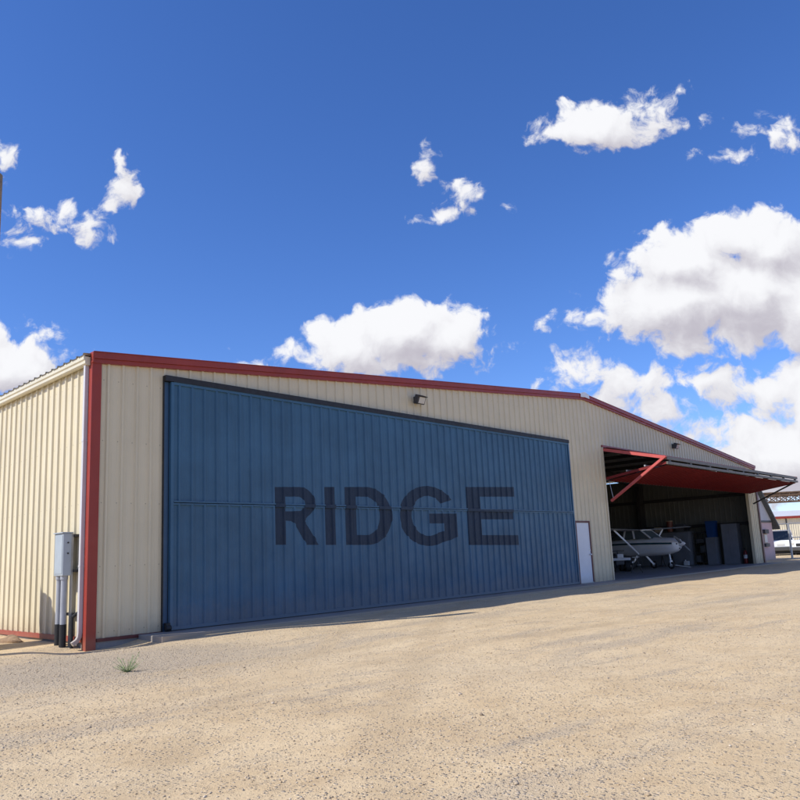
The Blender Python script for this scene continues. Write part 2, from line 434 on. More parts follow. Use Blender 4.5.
# rake trim along the gable (two-step fascia)
bm = bmesh.new()
def rake(bm, x0, x1, zt, h, y0, y1):
    pr = []
    for x in (x0, x1):
        z = roofz(x)+zt
        pr.append([(x, y0, z), (x, y1, z), (x, y1, z-h), (x, y0, z-h)])
    loft(bm, pr)
for x0, x1 in ((-.05, W/2-.001), (W/2+.001, W+.05)):
    rake(bm, x0, x1, .012, .125, -.125, .03)
    rake(bm, x0, x1, -.115, .085, -.085, .03)
    rake(bm, x0, x1, .028, .014, -.14, .05)
obj('rake_trim', bm, 'red', hg)
bm = bmesh.new()
v = [[(W/2+dx, yy, RG+dz) for dx, dz in ((-.33, .045-SL*.33), (0, .085), (.33, .045-SL*.33), (.33, -.15), (0, -.12), (-.33, -.15))] for yy in (-.152, -.142)]
loft(bm, v); box(bm, W/2-.17, W/2+.17, -.14, D, RG+.008, RG+.03)
obj('ridge_cap', bm, 'white', hg)
# corner trims
bm = bmesh.new(); box(bm, -.045, .145, -.06, -.035, -.3, H-.19); box(bm, -.045, -.033, -.035, .11, -.3, H-.05); box(bm, -.055, -.03, -.12, .02, H-.19, H)
obj('corner_trim', bm, 'red', hg, label='red corner trim at the sunlit corner')
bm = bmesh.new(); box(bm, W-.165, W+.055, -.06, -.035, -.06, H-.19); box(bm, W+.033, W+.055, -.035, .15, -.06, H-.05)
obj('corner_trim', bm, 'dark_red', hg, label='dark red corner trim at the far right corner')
# base trims
bm = bmesh.new(); box(bm, -.045, -.002, .15, D, -.04, .055)
obj('base_trim', bm, 'red', hg)
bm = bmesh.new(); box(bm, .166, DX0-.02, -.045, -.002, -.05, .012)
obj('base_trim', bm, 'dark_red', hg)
bm = bmesh.new(); box(bm, .0, .99, -.02, .12, -.5, -.03); box(bm, .0, .12, .125, D, -.5, -.03)
obj('foundation', bm, 'concrete', hg)
# gutter on the left eave (ogee-like profile lofted along the wall)
prof = [(-.035, H-.055), (-.035, H-.20), (-.055, H-.225), (-.12, H-.225), (-.145, H-.20), (-.15, H-.15), (-.172, H-.125), (-.178, H-.07), (-.178, H-.052), (-.158, H-.052), (-.155, H-.072), (-.05, H-.075)]
bm = bmesh.new(); loft(bm, [[(x, .055, z) for x, z in prof], [(x, D, z) for x, z in prof]])
gt = obj('gutter', bm, 'gutter', hg)
bm = bmesh.new(); loft(bm, [[((x+.1)*1.08-.1, yy, (z-H+.14)*1.08+H-.14) for x, z in prof] for yy in (.03, .06)])
obj('gutter_end_cap', bm, 'gutter', gt)
# downspout
bm = bmesh.new()
def sq(c, s, tilt=0): return [(c[0]+a*s*math.cos(tilt), c[1]+b_*s, c[2]+a*s*math.sin(tilt)) for a, b_ in ((-1, -1), (1, -1), (1, 1), (-1, 1))]
cs = [(-.08, .13, H-.22), (-.08, .13, .14), (-.09, .13, .06), (-.12, .14, .0), (-.20, .16, -.06)]
rings = [sq(cs[0], .036), sq(cs[1], .036), sq(cs[2], .036, -.3), sq(cs[3], .036, -.8), sq(cs[4], .038, -1.0)]
loft(bm, rings)
ds = obj('downspout', bm, 'spout', hg)
for z in (3.75, 1.35):
    bm = bmesh.new(); box(bm, -.121, -.03, .087, .173, z, z+.035); obj('strap', bm, 'spout', ds)

# ---- closed blue door
bd = bpy.data.objects.new('hangar_door', None); C.objects.link(bd); bd.parent = hg
bd['label'] = 'closed blue ribbed door lettered RIDGE'
YD = -.085
SEAM = 2.585
pa, pb = DX0+.19, DX1-.07
bm = bmesh.new(); ribbed(bm, pa, pb, SEAM+.03, lambda x: DZ-.13, lambda p, d, z: (p, YD-d, z)); obj('upper_panel', bm, 'blue', bd)
bm = bmesh.new(); ribbed(bm, pa, pb, .055, lambda x: SEAM-.03, lambda p, d, z: (p, YD-d, z)); obj('lower_panel', bm, 'blue', bd)
bm = bmesh.new()
box(bm, DX0+.125, pa+.004, YD-.04, .03, .02, DZ-.1); box(bm, pb-.004, DX1-.004, YD-.04, .03, .02, DZ-.1)
box(bm, pa+.004, pb-.004, YD-.036, YD+.02, DZ-.15, DZ-.09); box(bm, pa+.004, pb-.004, YD-.034, YD+.02, .02, .085)
box(bm, pa+.004, pb-.004, YD-.048, YD+.02, SEAM+.008, SEAM+.042); box(bm, pa+.004, pb-.004, YD-.034, YD+.02, SEAM-.042, SEAM-.006)
obj('door_frame', bm, 'blue', bd)
bm = bmesh.new(); box(bm, DX0+.004, DX0+.105, -.05, .02, .0, DZ-.1); obj('side_jamb', bm, 'blue_dark', bd)
bm = bmesh.new()
box(bm, DX0-.012, DX0+.004, -.062, .02, -.02, DZ); box(bm, DX0+.105, DX0+.125, -.03, .02, .0, DZ-.1)
box(bm, DX0-.012, DX1+.012, YD-.055, .02, DZ-.09, DZ+.03); obj('top_seal', bm, 'black', bd)
bm = bmesh.new(); box(bm, DX0+.1, DX1, YD-.03, YD+.05, .002, .03); obj('bottom_seal', bm, 'black', bd)
bm = bmesh.new(); tube(bm, (DX0+.02, YD-.05, .07), (DX0+.13, YD-.05, .07), .055, n=14); box(bm, DX0+.03, DX0+.12, YD-.06, .0, .06, .17); obj('roller', bm, 'black', bd)
bm = bmesh.new(); box(bm, pa, pb, .05, .09, .0, DZ-.02); obj('back_frame', bm, 'dark', bd)

# lettering, laid over the ribs
def arc(cx, cy, rx, ry, a0, a1, n=14):
    return [(cx+rx*math.cos(R(a0+(a1-a0)*i/n)), cy+ry*math.sin(R(a0+(a1-a0)*i/n))) for i in range(n+1)]
LT = {
 'R': (722, [[(73, 0), (73, 716), (377, 716)]+arc(440, 518, 215, 198, 90, -60)+[(500, 290)]+[(560, 215), (696, 0), (523, 0), (410, 185), (360, 262), (310, 292), (218, 299), (218, 0)],
       [(218, 413), (218, 595)][::-1]+[(325, 413)]+arc(420, 504, 86, 91, -70, 90)+[]]),
 'I': (278, [[(68, 0), (213, 0), (213, 716), (68, 716)]]),
 'D': (722, [[(72, 0), (72, 716), (336, 716)]+arc(360, 358, 315, 358, 84, -84, 20)+[(345, 0)], [(217, 121), (217, 595), (300, 595)]+arc(340, 358, 185, 237, 88, -88, 18)+[(300, 121)]]),
 'G': (778, [arc(390, 358, 345, 370, 32, 300, 34)+[(650, 62), (722, 100), (722, 385), (400, 385), (400, 265), (575, 265), (575, 172)]+arc(395, 358, 198, 247, -58, -322, 30)]),
 'E': (667, [[(73, 0), (73, 716), (604, 716), (604, 595), (218, 595), (218, 436), (577, 436), (577, 315), (218, 315), (218, 121), (617, 121), (617, 0)]]),
}
lx0, lx1 = 4.30, 14.36
def letter_pt(t, h):
    """the painted word widens and grows steadily toward the right end of the door"""
    k = t/(1.689-.689*t)            # 0..1, letters broaden to the right
    return 4.305+9.895*k, (1.67-.20*k)*(1-h)+(3.01+.37*k)*h
adv = 0; tot = sum(LT[c][0] for c in 'RIDGE')-73-50
pts, dep = profile(lx0, lx1)
for ch in 'RIDGE':
    w_, polys = LT[ch]
    bm = bmesh.new()
    tri = tessellate_polygon([[Vector((x, y, 0)) for x, y in p] for p in polys])
    flat = [p for pl_ in polys for p in pl_]
    vs = []
    for x, y in flat:
        lx, lz = letter_pt((adv+x-73)/tot, y/716)
        vs.append(bm.verts.new((lx, 0, lz)))
    for t in tri:
        try: bm.faces.new([vs[i] for i in t])
        except ValueError: pass
    adv += w_
    for x, _ in pts:
        if lx0-.1 < x < lx1+.1:
            bmesh.ops.bisect_plane(bm, geom=bm.verts[:]+bm.edges[:]+bm.faces[:], plane_co=(x, 0, 0), plane_no=(1, 0, 0))
    for z in (SEAM-.046, SEAM-.044, SEAM+.044, SEAM+.046):
        bmesh.ops.bisect_plane(bm, geom=bm.verts[:]+bm.edges[:]+bm.faces[:], plane_co=(0, 0, z), plane_no=(0, 0, 1))
    for v in bm.verts:
        v.co.y = YD-.0505 if abs(v.co.z-SEAM) < .0445 else YD-dep(v.co.x)-.0025
    obj('letter', bm, 'letter', bd, label='dark letter '+ch+' painted across the blue panels')

# ---- personnel door
pd = bpy.data.objects.new('entry_door', None); C.objects.link(pd); pd.parent = hg
bm = bmesh.new(); box(bm, PX0+.07, PX1-.07, -.03, .02, .03, PZ-.07); obj('door_leaf', bm, 'door_white', pd)
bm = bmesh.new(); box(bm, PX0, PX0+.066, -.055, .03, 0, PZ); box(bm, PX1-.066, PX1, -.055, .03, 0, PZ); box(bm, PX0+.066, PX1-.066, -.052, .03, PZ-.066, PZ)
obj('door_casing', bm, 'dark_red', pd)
bm = bmesh.new(); sphere(bm, (PX1-.15, -.085, 1.03), .035); tube(bm, (PX1-.15, -.03, 1.03), (PX1-.15, -.08, 1.03), .015); obj('deadbolt', (lambda q: (tube(q, (PX1-.15, -.03, 1.2), (PX1-.15, -.05, 1.2), .025), q)[1])(bmesh.new()), 'chrome', pd)
obj('handle', bm, 'chrome', pd, True)
bm = bmesh.new(); box(bm, PX0+.07, PX1-.07, -.06, .03, .002, .028); obj('threshold', bm, 'galv', pd)

# ---- opening trims
for xa in (OX0-.02, OX1-.05):
    bm = bmesh.new(); box(bm, xa, xa+.07, -.045, .12, 0, DZ); obj('jamb_trim', bm, 'cream', hg)
bm = bmesh.new(); box(bm, OX0-.02, OX1+.02, -.05, .12, DZ-.02, DZ+.07)
obj('header_trim', bm, 'red', hg)

# ---- open bifold door
bf = bpy.data.objects.new('bifold_door', None); C.objects.link(bf); bf.parent = hg
bf['label'] = 'open bifold door folded out with its red face down'
bx0, bx1 = OX0+.06, OX1+.12
def slab_yz(bm, x0, x1, a, b_, th):
    a, b_ = Vector(a), Vector(b_); d = (b_-a).normalized(); nrm = Vector((-d.y, d.x))
    r = [a, b_, b_+nrm*th, a+nrm*th]
    loft(bm, [[(x0, p.x, p.y) for p in r], [(x1, p.x, p.y) for p in r]])
YF = -2.55
# lower leaf : from the jamb (low) up to the fold
lo_a, lo_b = (-.06, 3.88), (YF, 4.235)
up_a, up_b = (-.06, 5.10), (YF+.0, 4.42)
bm = bmesh.new()
d = Vector((lo_b[0]-lo_a[0], lo_b[1]-lo_a[1])).normalized(); nr = Vector((d.y, -d.x))
if nr.y > 0: nr = -nr
L_ = (Vector(lo_b)-Vector(lo_a)).length
def lo3(p, dd, z):   # ribs run up the leaf
    q_ = Vector(lo_a)+d*z+nr*(dd*.8)
    return (p, q_.x, q_.y)
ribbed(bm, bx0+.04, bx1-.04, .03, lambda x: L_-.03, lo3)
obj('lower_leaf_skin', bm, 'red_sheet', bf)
bm = bmesh.new()
nu = -nr
def pt2(base, dirv, t, off, x): q_ = Vector(base)+dirv*t+nu*off; return (x, q_.x, q_.y)
bar(bm, pt2(lo_a, d, 0, .03, bx0), pt2(lo_a, d, 0, .03, bx1), .10, .06)
obj('bottom_rail', bm, 'frame_grey', bf)
bm = bmesh.new()
bar(bm, (bx0, YF, 4.30), (bx1, YF, 4.30), .13, .10)
obj('fold_rail', bm, 'frame_grey', bf, label='lower of the two fold rails')
bm = bmesh.new()
bar(bm, (bx0, YF, 4.485), (bx1, YF, 4.485), .11, .12)
obj('fold_rail', bm, 'frame_grey', bf, label='upper of the two fold rails')
n_h = 9
for i in range(n_h):
    x = bx0+.3+(bx1-bx0-.6)*i/(n_h-1)
    bm = bmesh.new(); box(bm, x-.1, x+.1, YF-.03, YF+.03, 4.34, 4.44); obj('hinge', bm, 'dark', bf)
# upper leaf: top skin + frame members (seen edge-on and from the side)
du = Vector((up_b[0]-up_a[0], up_b[1]-up_a[1])).normalized(); LU = (Vector(up_b)-Vector(up_a)).length
bm = bmesh.new()
nu2 = Vector((du.y, -du.x)); nu2 = nu2 if nu2.y > 0 else -nu2
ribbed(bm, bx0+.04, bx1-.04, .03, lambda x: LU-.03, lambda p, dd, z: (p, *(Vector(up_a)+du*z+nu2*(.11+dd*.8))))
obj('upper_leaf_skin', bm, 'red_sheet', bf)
bm = bmesh.new()
bar(bm, (bx0+.03, -.02, 5.13), (bx0+.03, YF-.03, 4.50), .07, .12)
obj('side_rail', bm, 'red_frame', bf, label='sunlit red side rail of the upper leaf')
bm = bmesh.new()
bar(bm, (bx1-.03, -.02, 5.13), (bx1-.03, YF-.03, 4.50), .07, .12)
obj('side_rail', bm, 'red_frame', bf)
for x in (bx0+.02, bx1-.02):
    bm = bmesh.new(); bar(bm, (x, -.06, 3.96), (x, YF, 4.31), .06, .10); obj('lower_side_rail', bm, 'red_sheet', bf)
for i in range(1, 8):
    x = bx0+(bx1-bx0)*i/8
    bm = bmesh.new(); bar(bm, (x, -.1, 5.08), (x, YF, 4.44), .05, .09); obj('leaf_rib', bm, 'dark', bf)
    bm = bmesh.new(); bar(bm, (x, -.1, 4.0), (x, YF, 4.35), .05, .09); obj('leaf_rib', bm, 'dark', bf)
# truss bracing inside the fold
for y, z in ((-.95, 4.18), (-1.7, 4.29)):
    bm = bmesh.new(); bar(bm, (bx0, y, z), (bx1, y, z), .06, .06); obj('stiffener', bm, 'galv', bf)
# struts from the fold corners down to the jambs
bm = bmesh.new(); bar(bm, (bx0-.07, YF-.03, 4.55), (bx0-.02, -.2, 3.06), .09, .09); obj('strut', bm, 'red_frame', bf, label='sunlit red strut at the left of the opening')
bm = bmesh.new(); bar(bm, (bx1-.25, YF+.12, 4.22), (bx1+.12, -.16, 3.30), .07, .07); obj('strut', bm, 'dark', bf, label='dark strut at the right of the opening')
bm = bmesh.new(); tube(bm, (bx0+.12, -.1, 3.95), (bx0+.12, -.22, 3.18), .012, n=8); obj('lift_cable', bm, 'galv', bf)
bm = bmesh.new(); bar(bm, (bx0+1.3, -1.9, 4.46), (bx0+3.0, -1.0, 4.30), .05, .12); obj('lift_strap', bm, 'white', bf)

# ---- interior frame
for y in (6.9, 13.4, 19.8):
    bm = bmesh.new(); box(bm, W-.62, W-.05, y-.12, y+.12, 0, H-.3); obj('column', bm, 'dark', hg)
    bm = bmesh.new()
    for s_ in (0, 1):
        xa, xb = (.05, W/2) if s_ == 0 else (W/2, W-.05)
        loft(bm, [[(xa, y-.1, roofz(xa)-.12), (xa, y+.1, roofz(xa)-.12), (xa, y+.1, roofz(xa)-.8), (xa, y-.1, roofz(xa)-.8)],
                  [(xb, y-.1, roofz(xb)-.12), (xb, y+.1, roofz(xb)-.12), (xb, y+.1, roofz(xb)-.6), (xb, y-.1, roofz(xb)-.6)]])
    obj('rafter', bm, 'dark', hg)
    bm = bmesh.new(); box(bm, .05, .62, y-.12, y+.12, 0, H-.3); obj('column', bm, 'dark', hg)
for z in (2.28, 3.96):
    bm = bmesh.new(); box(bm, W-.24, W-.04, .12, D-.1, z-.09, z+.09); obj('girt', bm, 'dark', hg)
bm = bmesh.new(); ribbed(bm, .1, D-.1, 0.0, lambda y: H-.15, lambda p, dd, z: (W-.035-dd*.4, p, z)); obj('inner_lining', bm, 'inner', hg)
for k in range(1, 12):
    x = W/2+(W/2)*k/12
    bm = bmesh.new(); box(bm, x-.04, x+.04, .1, D-.1, roofz(x)-.26, roofz(x)-.08); obj('purlin', bm, 'dark', hg)

# ------------------------------------------------------------------ wall lights
def wall_light(x, z, label):
    t = thing('wall_light', label, 'floodlight', (x, 0, z), 0, 'floodlights on the gable wall')
    tilt = Matrix.Rotation(R(24), 4, 'X')
    def tr(bm): bmesh.ops.transform(bm, matrix=Matrix.Translation((0, -.20, 0)) @ tilt @ Matrix.Diagonal((.72, .8, .8, 1)), verts=bm.verts); return bm
    bm = bmesh.new(); box(bm, -.23, .23, -.10, .10, -.16, .16, .02)
    obj('housing', tr(bm), 'dark', t)
    bm = bmesh.new(); box(bm, -.17, .17, -.118, -.102, -.12, .11); obj('lens', tr(bm), 'lens', t)
    bm = bmesh.new(); box(bm, -.23, .23, -.16, -.1, .135, .16); obj('visor', tr(bm), 'black', t)
    bm = bmesh.new(); box(bm, -.1, .1, -.12, -.036, -.1, .1, .01); obj('mount', bm, 'dark', t)
wall_light(9.5, 5.74, 'black floodlight with pale lens above the closed blue door')
wall_light(27.55, 4.9+.9, 'black floodlight under the roof edge above the open bifold door')

# ------------------------------------------------------------------ electrical box on the sunlit wall
eb = thing('electrical_box', 'grey electrical cabinet with conduits standing off the sunlit side wall', 'utility box', (0, 0, 0))
bm = bmesh.new(); box(bm, -.33, -.17, .36, .76, 1.20, 2.0, .012); cb = obj('cabinet', bm, 'grey_box', eb)
bm = bmesh.new(); box(bm, -.338, -.331, .39, .73, 1.24, 1.96); obj('cabinet_door', bm, 'grey_box', cb)
bm = bmesh.new(); box(bm, -.355, -.15, .345, .775, 2.0, 2.02); obj('rain_hood', bm, 'grey_box', cb)
for z in (1.62, 1.82):
    bm = bmesh.new(); tube(bm, (-.24, .362, z), (-.24, .345, z), .016, n=10); obj('knockout', bm, 'dark', cb)
for y, r in ((.68, .055), (.47, .055)):
    bm = bmesh.new(); tube(bm, (-.25, y, .28), (-.25, y, 1.2), r, n=16); tube(bm, (-.25, y, 1.13), (-.25, y, 1.2), r*1.25, n=16)
    cd = obj('conduit', bm, 'grey_pipe', eb, False)
    bm = bmesh.new(); tube(bm, (-.25, y, -.25), (-.25, y, .30), r*1.12, n=16); obj('coupling', bm, 'black', cd)
bm = bmesh.new(); box(bm, -.16, -.12, .40, .44, -.2, 2.0); box(bm, -.16, -.12, .68, .72, -.2, 2.0); obj('strut_post', bm, 'galv', eb)
bm = bmesh.new()
for z in (1.26, 1.93, .45):
    bm = bmesh.new(); box(bm, -.12, -.004, .35, .77, z, z+.05); obj('bracket', bm, 'dark', eb)
bm = bmesh.new(); tube(bm, (-.14, .33, -.2), (-.14, .33, .42), .03, n=10); tube(bm, (-.14, .33, .42), (-.03, .33, .5), .03, n=10); obj('ground_wire', bm, 'black', eb)

# ------------------------------------------------------------------ utility pole, and an added shadow caster left of the frame
bm = bmesh.new()
rings = []
for i in range(13):
    z = -.5+9.36*i/12; rr = .175-.02*i/12
    rings.append([(-1.80+rr*math.cos(2*math.pi*k/18), .5+rr*math.sin(2*math.pi*k/18), z) for k in range(18)])
loft(bm, rings)
tag(obj('utility_pole', bm, 'wood', smooth=True), 'weathered brown wooden utility pole at the left edge beside the hangar', 'utility pole')

bm = bmesh.new()  # unseen stand-in, added and shaped to throw a shadow on the left wall
def caster_ring(t, w):
    y = 1.62+.95*t; z = -.2+2.35*t
    return [(-1.45+.16*math.cos(a), y+w*math.sin(a), z+.03*math.sin(3*a)) for a in [2*math.pi*k/12 for k in range(12)]]
loft(bm, [caster_ring(t, w) for t, w in ((0, .7), (.2, .62), (.5, .52), (.75, .42), (.92, .34), (1, .26))])
tube(bm, (-1.45, 2.56, 2.0), (-1.45, 2.54, 2.38), .09, .03, 8); tube(bm, (-1.45, 2.76, 2.0), (-1.45, 2.84, 2.55), .10, .03, 8)
tag(obj('shadow_caster', bm, 'caster_brown'), 'unseen leaning stand-in with two stubs, added to cast a shadow on the sunlit side wall', 'shadow caster')

# rocks
def rock(loc, s, label, seed, flat=.6):
    bm = bmesh.new(); bmesh.ops.create_icosphere(bm, subdivisions=3, radius=1)
    rr = random.Random(seed); ph = [rr.uniform(0, 6) for _ in range(6)]
    for v in bm.verts:
        n = v.co.normalized(); k = 1+.18*math.sin(3*n.x+ph[0])+.14*math.sin(4*n.y+ph[1])+.10*math.sin(7*n.z+ph[2]+3*n.x)+.05*math.sin(13*n.x+9*n.y+ph[3])
        v.co = Vector((n.x*k*s[0], n.y*k*s[1], n.z*k*s[2]*flat))
    bmesh.ops.transform(bm, matrix=Matrix.Translation(loc), verts=bm.verts)
    tag(obj('rock', bm, 'rock', smooth=True), label, 'rock')
rock((-.45, 2.55, -.09), (.17, .34, .20), 'brown rock lying at the foot of the sunlit side wall', 2)

# weed
def weed(loc):
    t = thing('weed', 'small pale green weed growing in the gravel near the front corner', 'weed', loc)
    bm = bmesh.new(); st = bmesh.new()
    rr = random.Random(5)
    for i in range(46):
        a = rr.uniform(0, 6.28); l = rr.uniform(.06, .2); up = rr.uniform(.35, 1.3)
        tip = Vector((math.cos(a)*l, math.sin(a)*l, l*up)); tube(st, (0, 0, -.01), tip, .003, .0015, 5)
        for k in range(9):
            p = tip*rr.uniform(.25, 1.05); b_ = rr.uniform(0, 6.28); s_ = rr.uniform(.012, .026)
            dv = Vector((math.cos(b_), math.sin(b_), rr.uniform(-.3, .8)))*s_; sd = Vector((-dv.y, dv.x, 0))*.35
            bm.faces.new([bm.verts.new(q_) for q_ in (p, p+dv*.5+sd, p+dv, p+dv*.5-sd)])
    obj('leaves', bm, 'leaf', t); obj('stems', st, 'leaf', t)
weed((-1.26, -4.1, float(ground_h(-1.26, -4.1))))

# ------------------------------------------------------------------ aircraft (built facing -y, nose tip at the origin)
pl = thing('light_aircraft', 'white high wing light aircraft with dark teal stripe parked inside the open hangar', 'aircraft', (31.5, 1.6, 0), R(-8))
pl.scale = (.9, .9, .9)
def sec(y, hw, zt, zb, zmid=None, p=2.6, n=24):
    zc = (zt+zb)/2; hz = (zt-zb)/2; r = []
    for k in range(n):
        a = 2*math.pi*k/n; ca, sa = math.cos(a), math.sin(a)
        r.append((hw*math.copysign(abs(ca)**(2/p), ca), y, zc+hz*math.copysign(abs(sa)**(2/p), sa)))
    return r
bm = bmesh.new()
loft(bm, [sec(.18, .20, 1.62, 1.25, p=2), sec(.24, .34, 1.70, 1.12), sec(.42, .46, 1.76, .98), sec(.8, .53, 1.80, .86), sec(1.35, .56, 1.83, .80), sec(1.7, .57, 1.86, .78),
          sec(2.1, .58, 1.88, .77), sec(3.4, .58, 1.88, .78), sec(4.1, .52, 1.84, .86), sec(5.0, .42, 1.74, 1.0), sec(6.2, .27, 1.66, 1.16), sec(7.6, .12, 1.60, 1.34)])
fus = obj('fuselage', bm, 'plane_white', pl, True)
bm = bmesh.new()   # cabin top
def cab(y, hw, ht, zt, zb=1.80): return [(-hw, y, zb), (hw, y, zb), (ht, y, zt), (-ht, y, zt)]
loft(bm, [[(-.55, 1.66, 1.80), (.55, 1.66, 1.80), (.50, 1.72, 1.86), (-.50, 1.72, 1.86)], cab(2.28, .57, .50, 2.30), cab(3.5, .57, .50, 2.34), cab(4.5, .45, .30, 1.98)])
obj('cabin', bm, 'windshield', fus, label='windscreen and cabin windows')
for s_ in (-1, 1):
    for p_, q_, w_ in (((s_*.57, 1.68, 1.82), (s_*.515, 2.3, 2.30), .07), ((s_*.585, 2.75, 1.82), (s_*.52, 2.85, 2.30), .09), ((s_*.585, 3.5, 1.82), (s_*.52, 3.4, 2.32), .09)):
        bm = bmesh.new(); bar(bm, p_, q_, w_, .05, (1, 0, 0)); obj('window_post', bm, 'plane_white', fus)
bm = bmesh.new(); bar(bm, (-.57, 2.3, 2.31), (.57, 2.3, 2.31), .06, .05); obj('windscreen_header', bm, 'plane_white', fus)
for s_ in (-1, 1):
    bm = bmesh.new()
    ys_ = [.42, .8, 1.35, 2.1, 3.4, 4.1, 5.0, 6.2]; hw_ = [.47, .54, .57, .59, .59, .53, .43, .28]; zz = [1.46, 1.47, 1.49, 1.51, 1.53, 1.53, 1.52, 1.50]
    rr_ = [[(s_*(h+.006), y, z-.05), (s_*(h+.006), y, z+.05), (s_*(h-.05), y, z+.05), (s_*(h-.05), y, z-.05)] for y, h, z in zip(ys_, hw_, zz)]
    loft(bm, rr_); obj('stripe', bm, 'teal', fus)
# wing halves
def airfoil(c, t):
    pts_ = []
    for k in range(9): u_ = k/8; pts_.append((u_*c, t*(.3*math.sqrt(u_)*1.5-.1*u_-.35*u_*u_)*1.9))
    for k in range(7, 0, -1): u_ = k/8; pts_.append((u_*c, -t*.35*(math.sqrt(u_)*(1-u_))))
    return pts_
for s_ in (-1, 1):
    bm = bmesh.new(); rr_ = []
    for x, c, dy in ((.0, 1.63, 0), (2.6, 1.63, 0), (5.2, 1.15, .18), (5.48, .9, .28)):
        rr_.append([(s_*x, 2.2+dy+a, 2.30+x*.03+b_) for a, b_ in airfoil(c, .17)])
    loft(bm, rr_); obj('wing', bm, 'plane_white', pl, False)
    bm = bmesh.new(); bar(bm, (s_*.56, 2.55, .92), (s_*2.55, 2.75, 2.36), .10, .035, (0, 1, 0)); obj('wing_strut', bm, 'plane_white', pl)
    # main gear
    bm = bmesh.new(); bar(bm, (s_*.45, 2.75, .80), (s_*1.2, 2.75, .26), .12, .035, (0, 1, 0)); lg = obj('gear_leg', bm, 'plane_white', pl)
    bm = bmesh.new()
    for k in range(20):
        pass
    r_o = []
    for k in range(24):
        a = 2*math.pi*k/24
        r_o.append([(s_*1.25+dx, 2.75+rr0*math.cos(a), .235+rr0*math.sin(a)) for dx, rr0 in ((-.07, .13), (-.085, .19), (-.05, .232), (.05, .232), (.085, .19), (.07, .13))])
    r_o.append(r_o[0]); loft(bm, r_o, caps=False); bmesh.ops.remove_doubles(bm, verts=bm.verts, dist=1e-4)
    wh = obj('tyre', bm, 'tyre', lg, True)
    bm = bmesh.new(); tube(bm, (s_*1.25-.06, 2.75, .235), (s_*1.25+.06, 2.75, .235), .135, n=18); obj('rim', bm, 'chrome', lg)
# nose gear
bm = bmesh.new(); tube(bm, (0, .92, .9), (0, .86, .40), .045); bar(bm, (-.09, .86, .46), (-.09, .84, .2), .03, .05); bar(bm, (.09, .86, .46), (.09, .84, .2), .03, .05); box(bm, -.1, .1, .82, .9, .42, .48)
nl = obj('nose_leg', bm, 'plane_white', pl)
bm = bmesh.new(); r_o = []
for k in range(24):
    a = 2*math.pi*k/24
    r_o.append([(dx, .84+rr0*math.cos(a), .205+rr0*math.sin(a)) for dx, rr0 in ((-.05, .1), (-.068, .16), (-.04, .20), (.04, .20), (.068, .16), (.05, .1))])
r_o.append(r_o[0]); loft(bm, r_o, caps=False); bmesh.ops.remove_doubles(bm, verts=bm.verts, dist=1e-4); obj('tyre', bm, 'tyre', nl, True)
bm = bmesh.new(); tube(bm, (-.05, .84, .205), (.05, .84, .205), .105, n=16); obj('rim', bm, 'chrome', nl)
bm = bmesh.new(); bar(bm, (.05, .82, .25), (.75, .1, .06), .03, .03); obj('tow_bar', bm, 'galv', pl)
# spinner, propeller, inlets
bm = bmesh.new(); loft(bm, [[(r_*math.cos(2*math.pi*k/16), y, 1.42+r_*math.sin(2*math.pi*k/16)) for k in range(16)] for y, r_ in ((-.16, .015), (-.1, .07), (0, .125), (.14, .16), (.19, .165))])
obj('spinner', bm, 'plane_white', pl, True)
bm = bmesh.new()
for s_ in (-1, 1):
    dirp = Vector((s_*math.cos(R(-28)), 0, s_*math.sin(R(-28))))
    c0 = Vector((0, .03, 1.42)); rr_ = []
    up = Vector((0, 0, 1)).cross(dirp).normalized(); side = dirp.cross(up)
    for t_, w_, th in ((.1, .05, .04), (.35, .085, .025), (.65, .075, .016), (.93, .045, .01)):
        tw = .6-.45*t_; a_ = (side*math.cos(tw)+up*math.sin(tw))*w_; b_ = (up*math.cos(tw)-side*math.sin(tw))*th; c_ = c0+dirp*t_
        rr_.append([c_+a_, c_+b_, c_-a_, c_-b_])
    loft(bm, rr_)
obj('propeller', bm, 'dark_panel', pl)
for s_ in (-1, 1):
    bm = bmesh.new(); sphere(bm, (s_*.25, .235, 1.42), .09, 2, (1, .5, .6)); obj('air_inlet', bm, 'black', fus)
bm = bmesh.new(); sphere(bm, (0, .24, 1.17), .09, 2, (1.2, .5, .5)); obj('air_inlet', bm, 'black', fus)
bm = bmesh.new(); loft(bm, [[(-.03, 6.6, 1.58), (.03, 6.6, 1.58), (.03, 7.9, 1.52), (-.03, 7.9, 1.52)], [(-.015, 7.4, 2.75), (.015, 7.4, 2.75), (.015, 8.0, 2.75), (-.015, 8.0, 2.75)]]); obj('tail_fin', bm, 'plane_white', pl)
bm = bmesh.new(); box(bm, -1.7, 1.7, 6.9, 7.8, 1.52, 1.58, .02); obj('tailplane', bm, 'plane_white', pl)

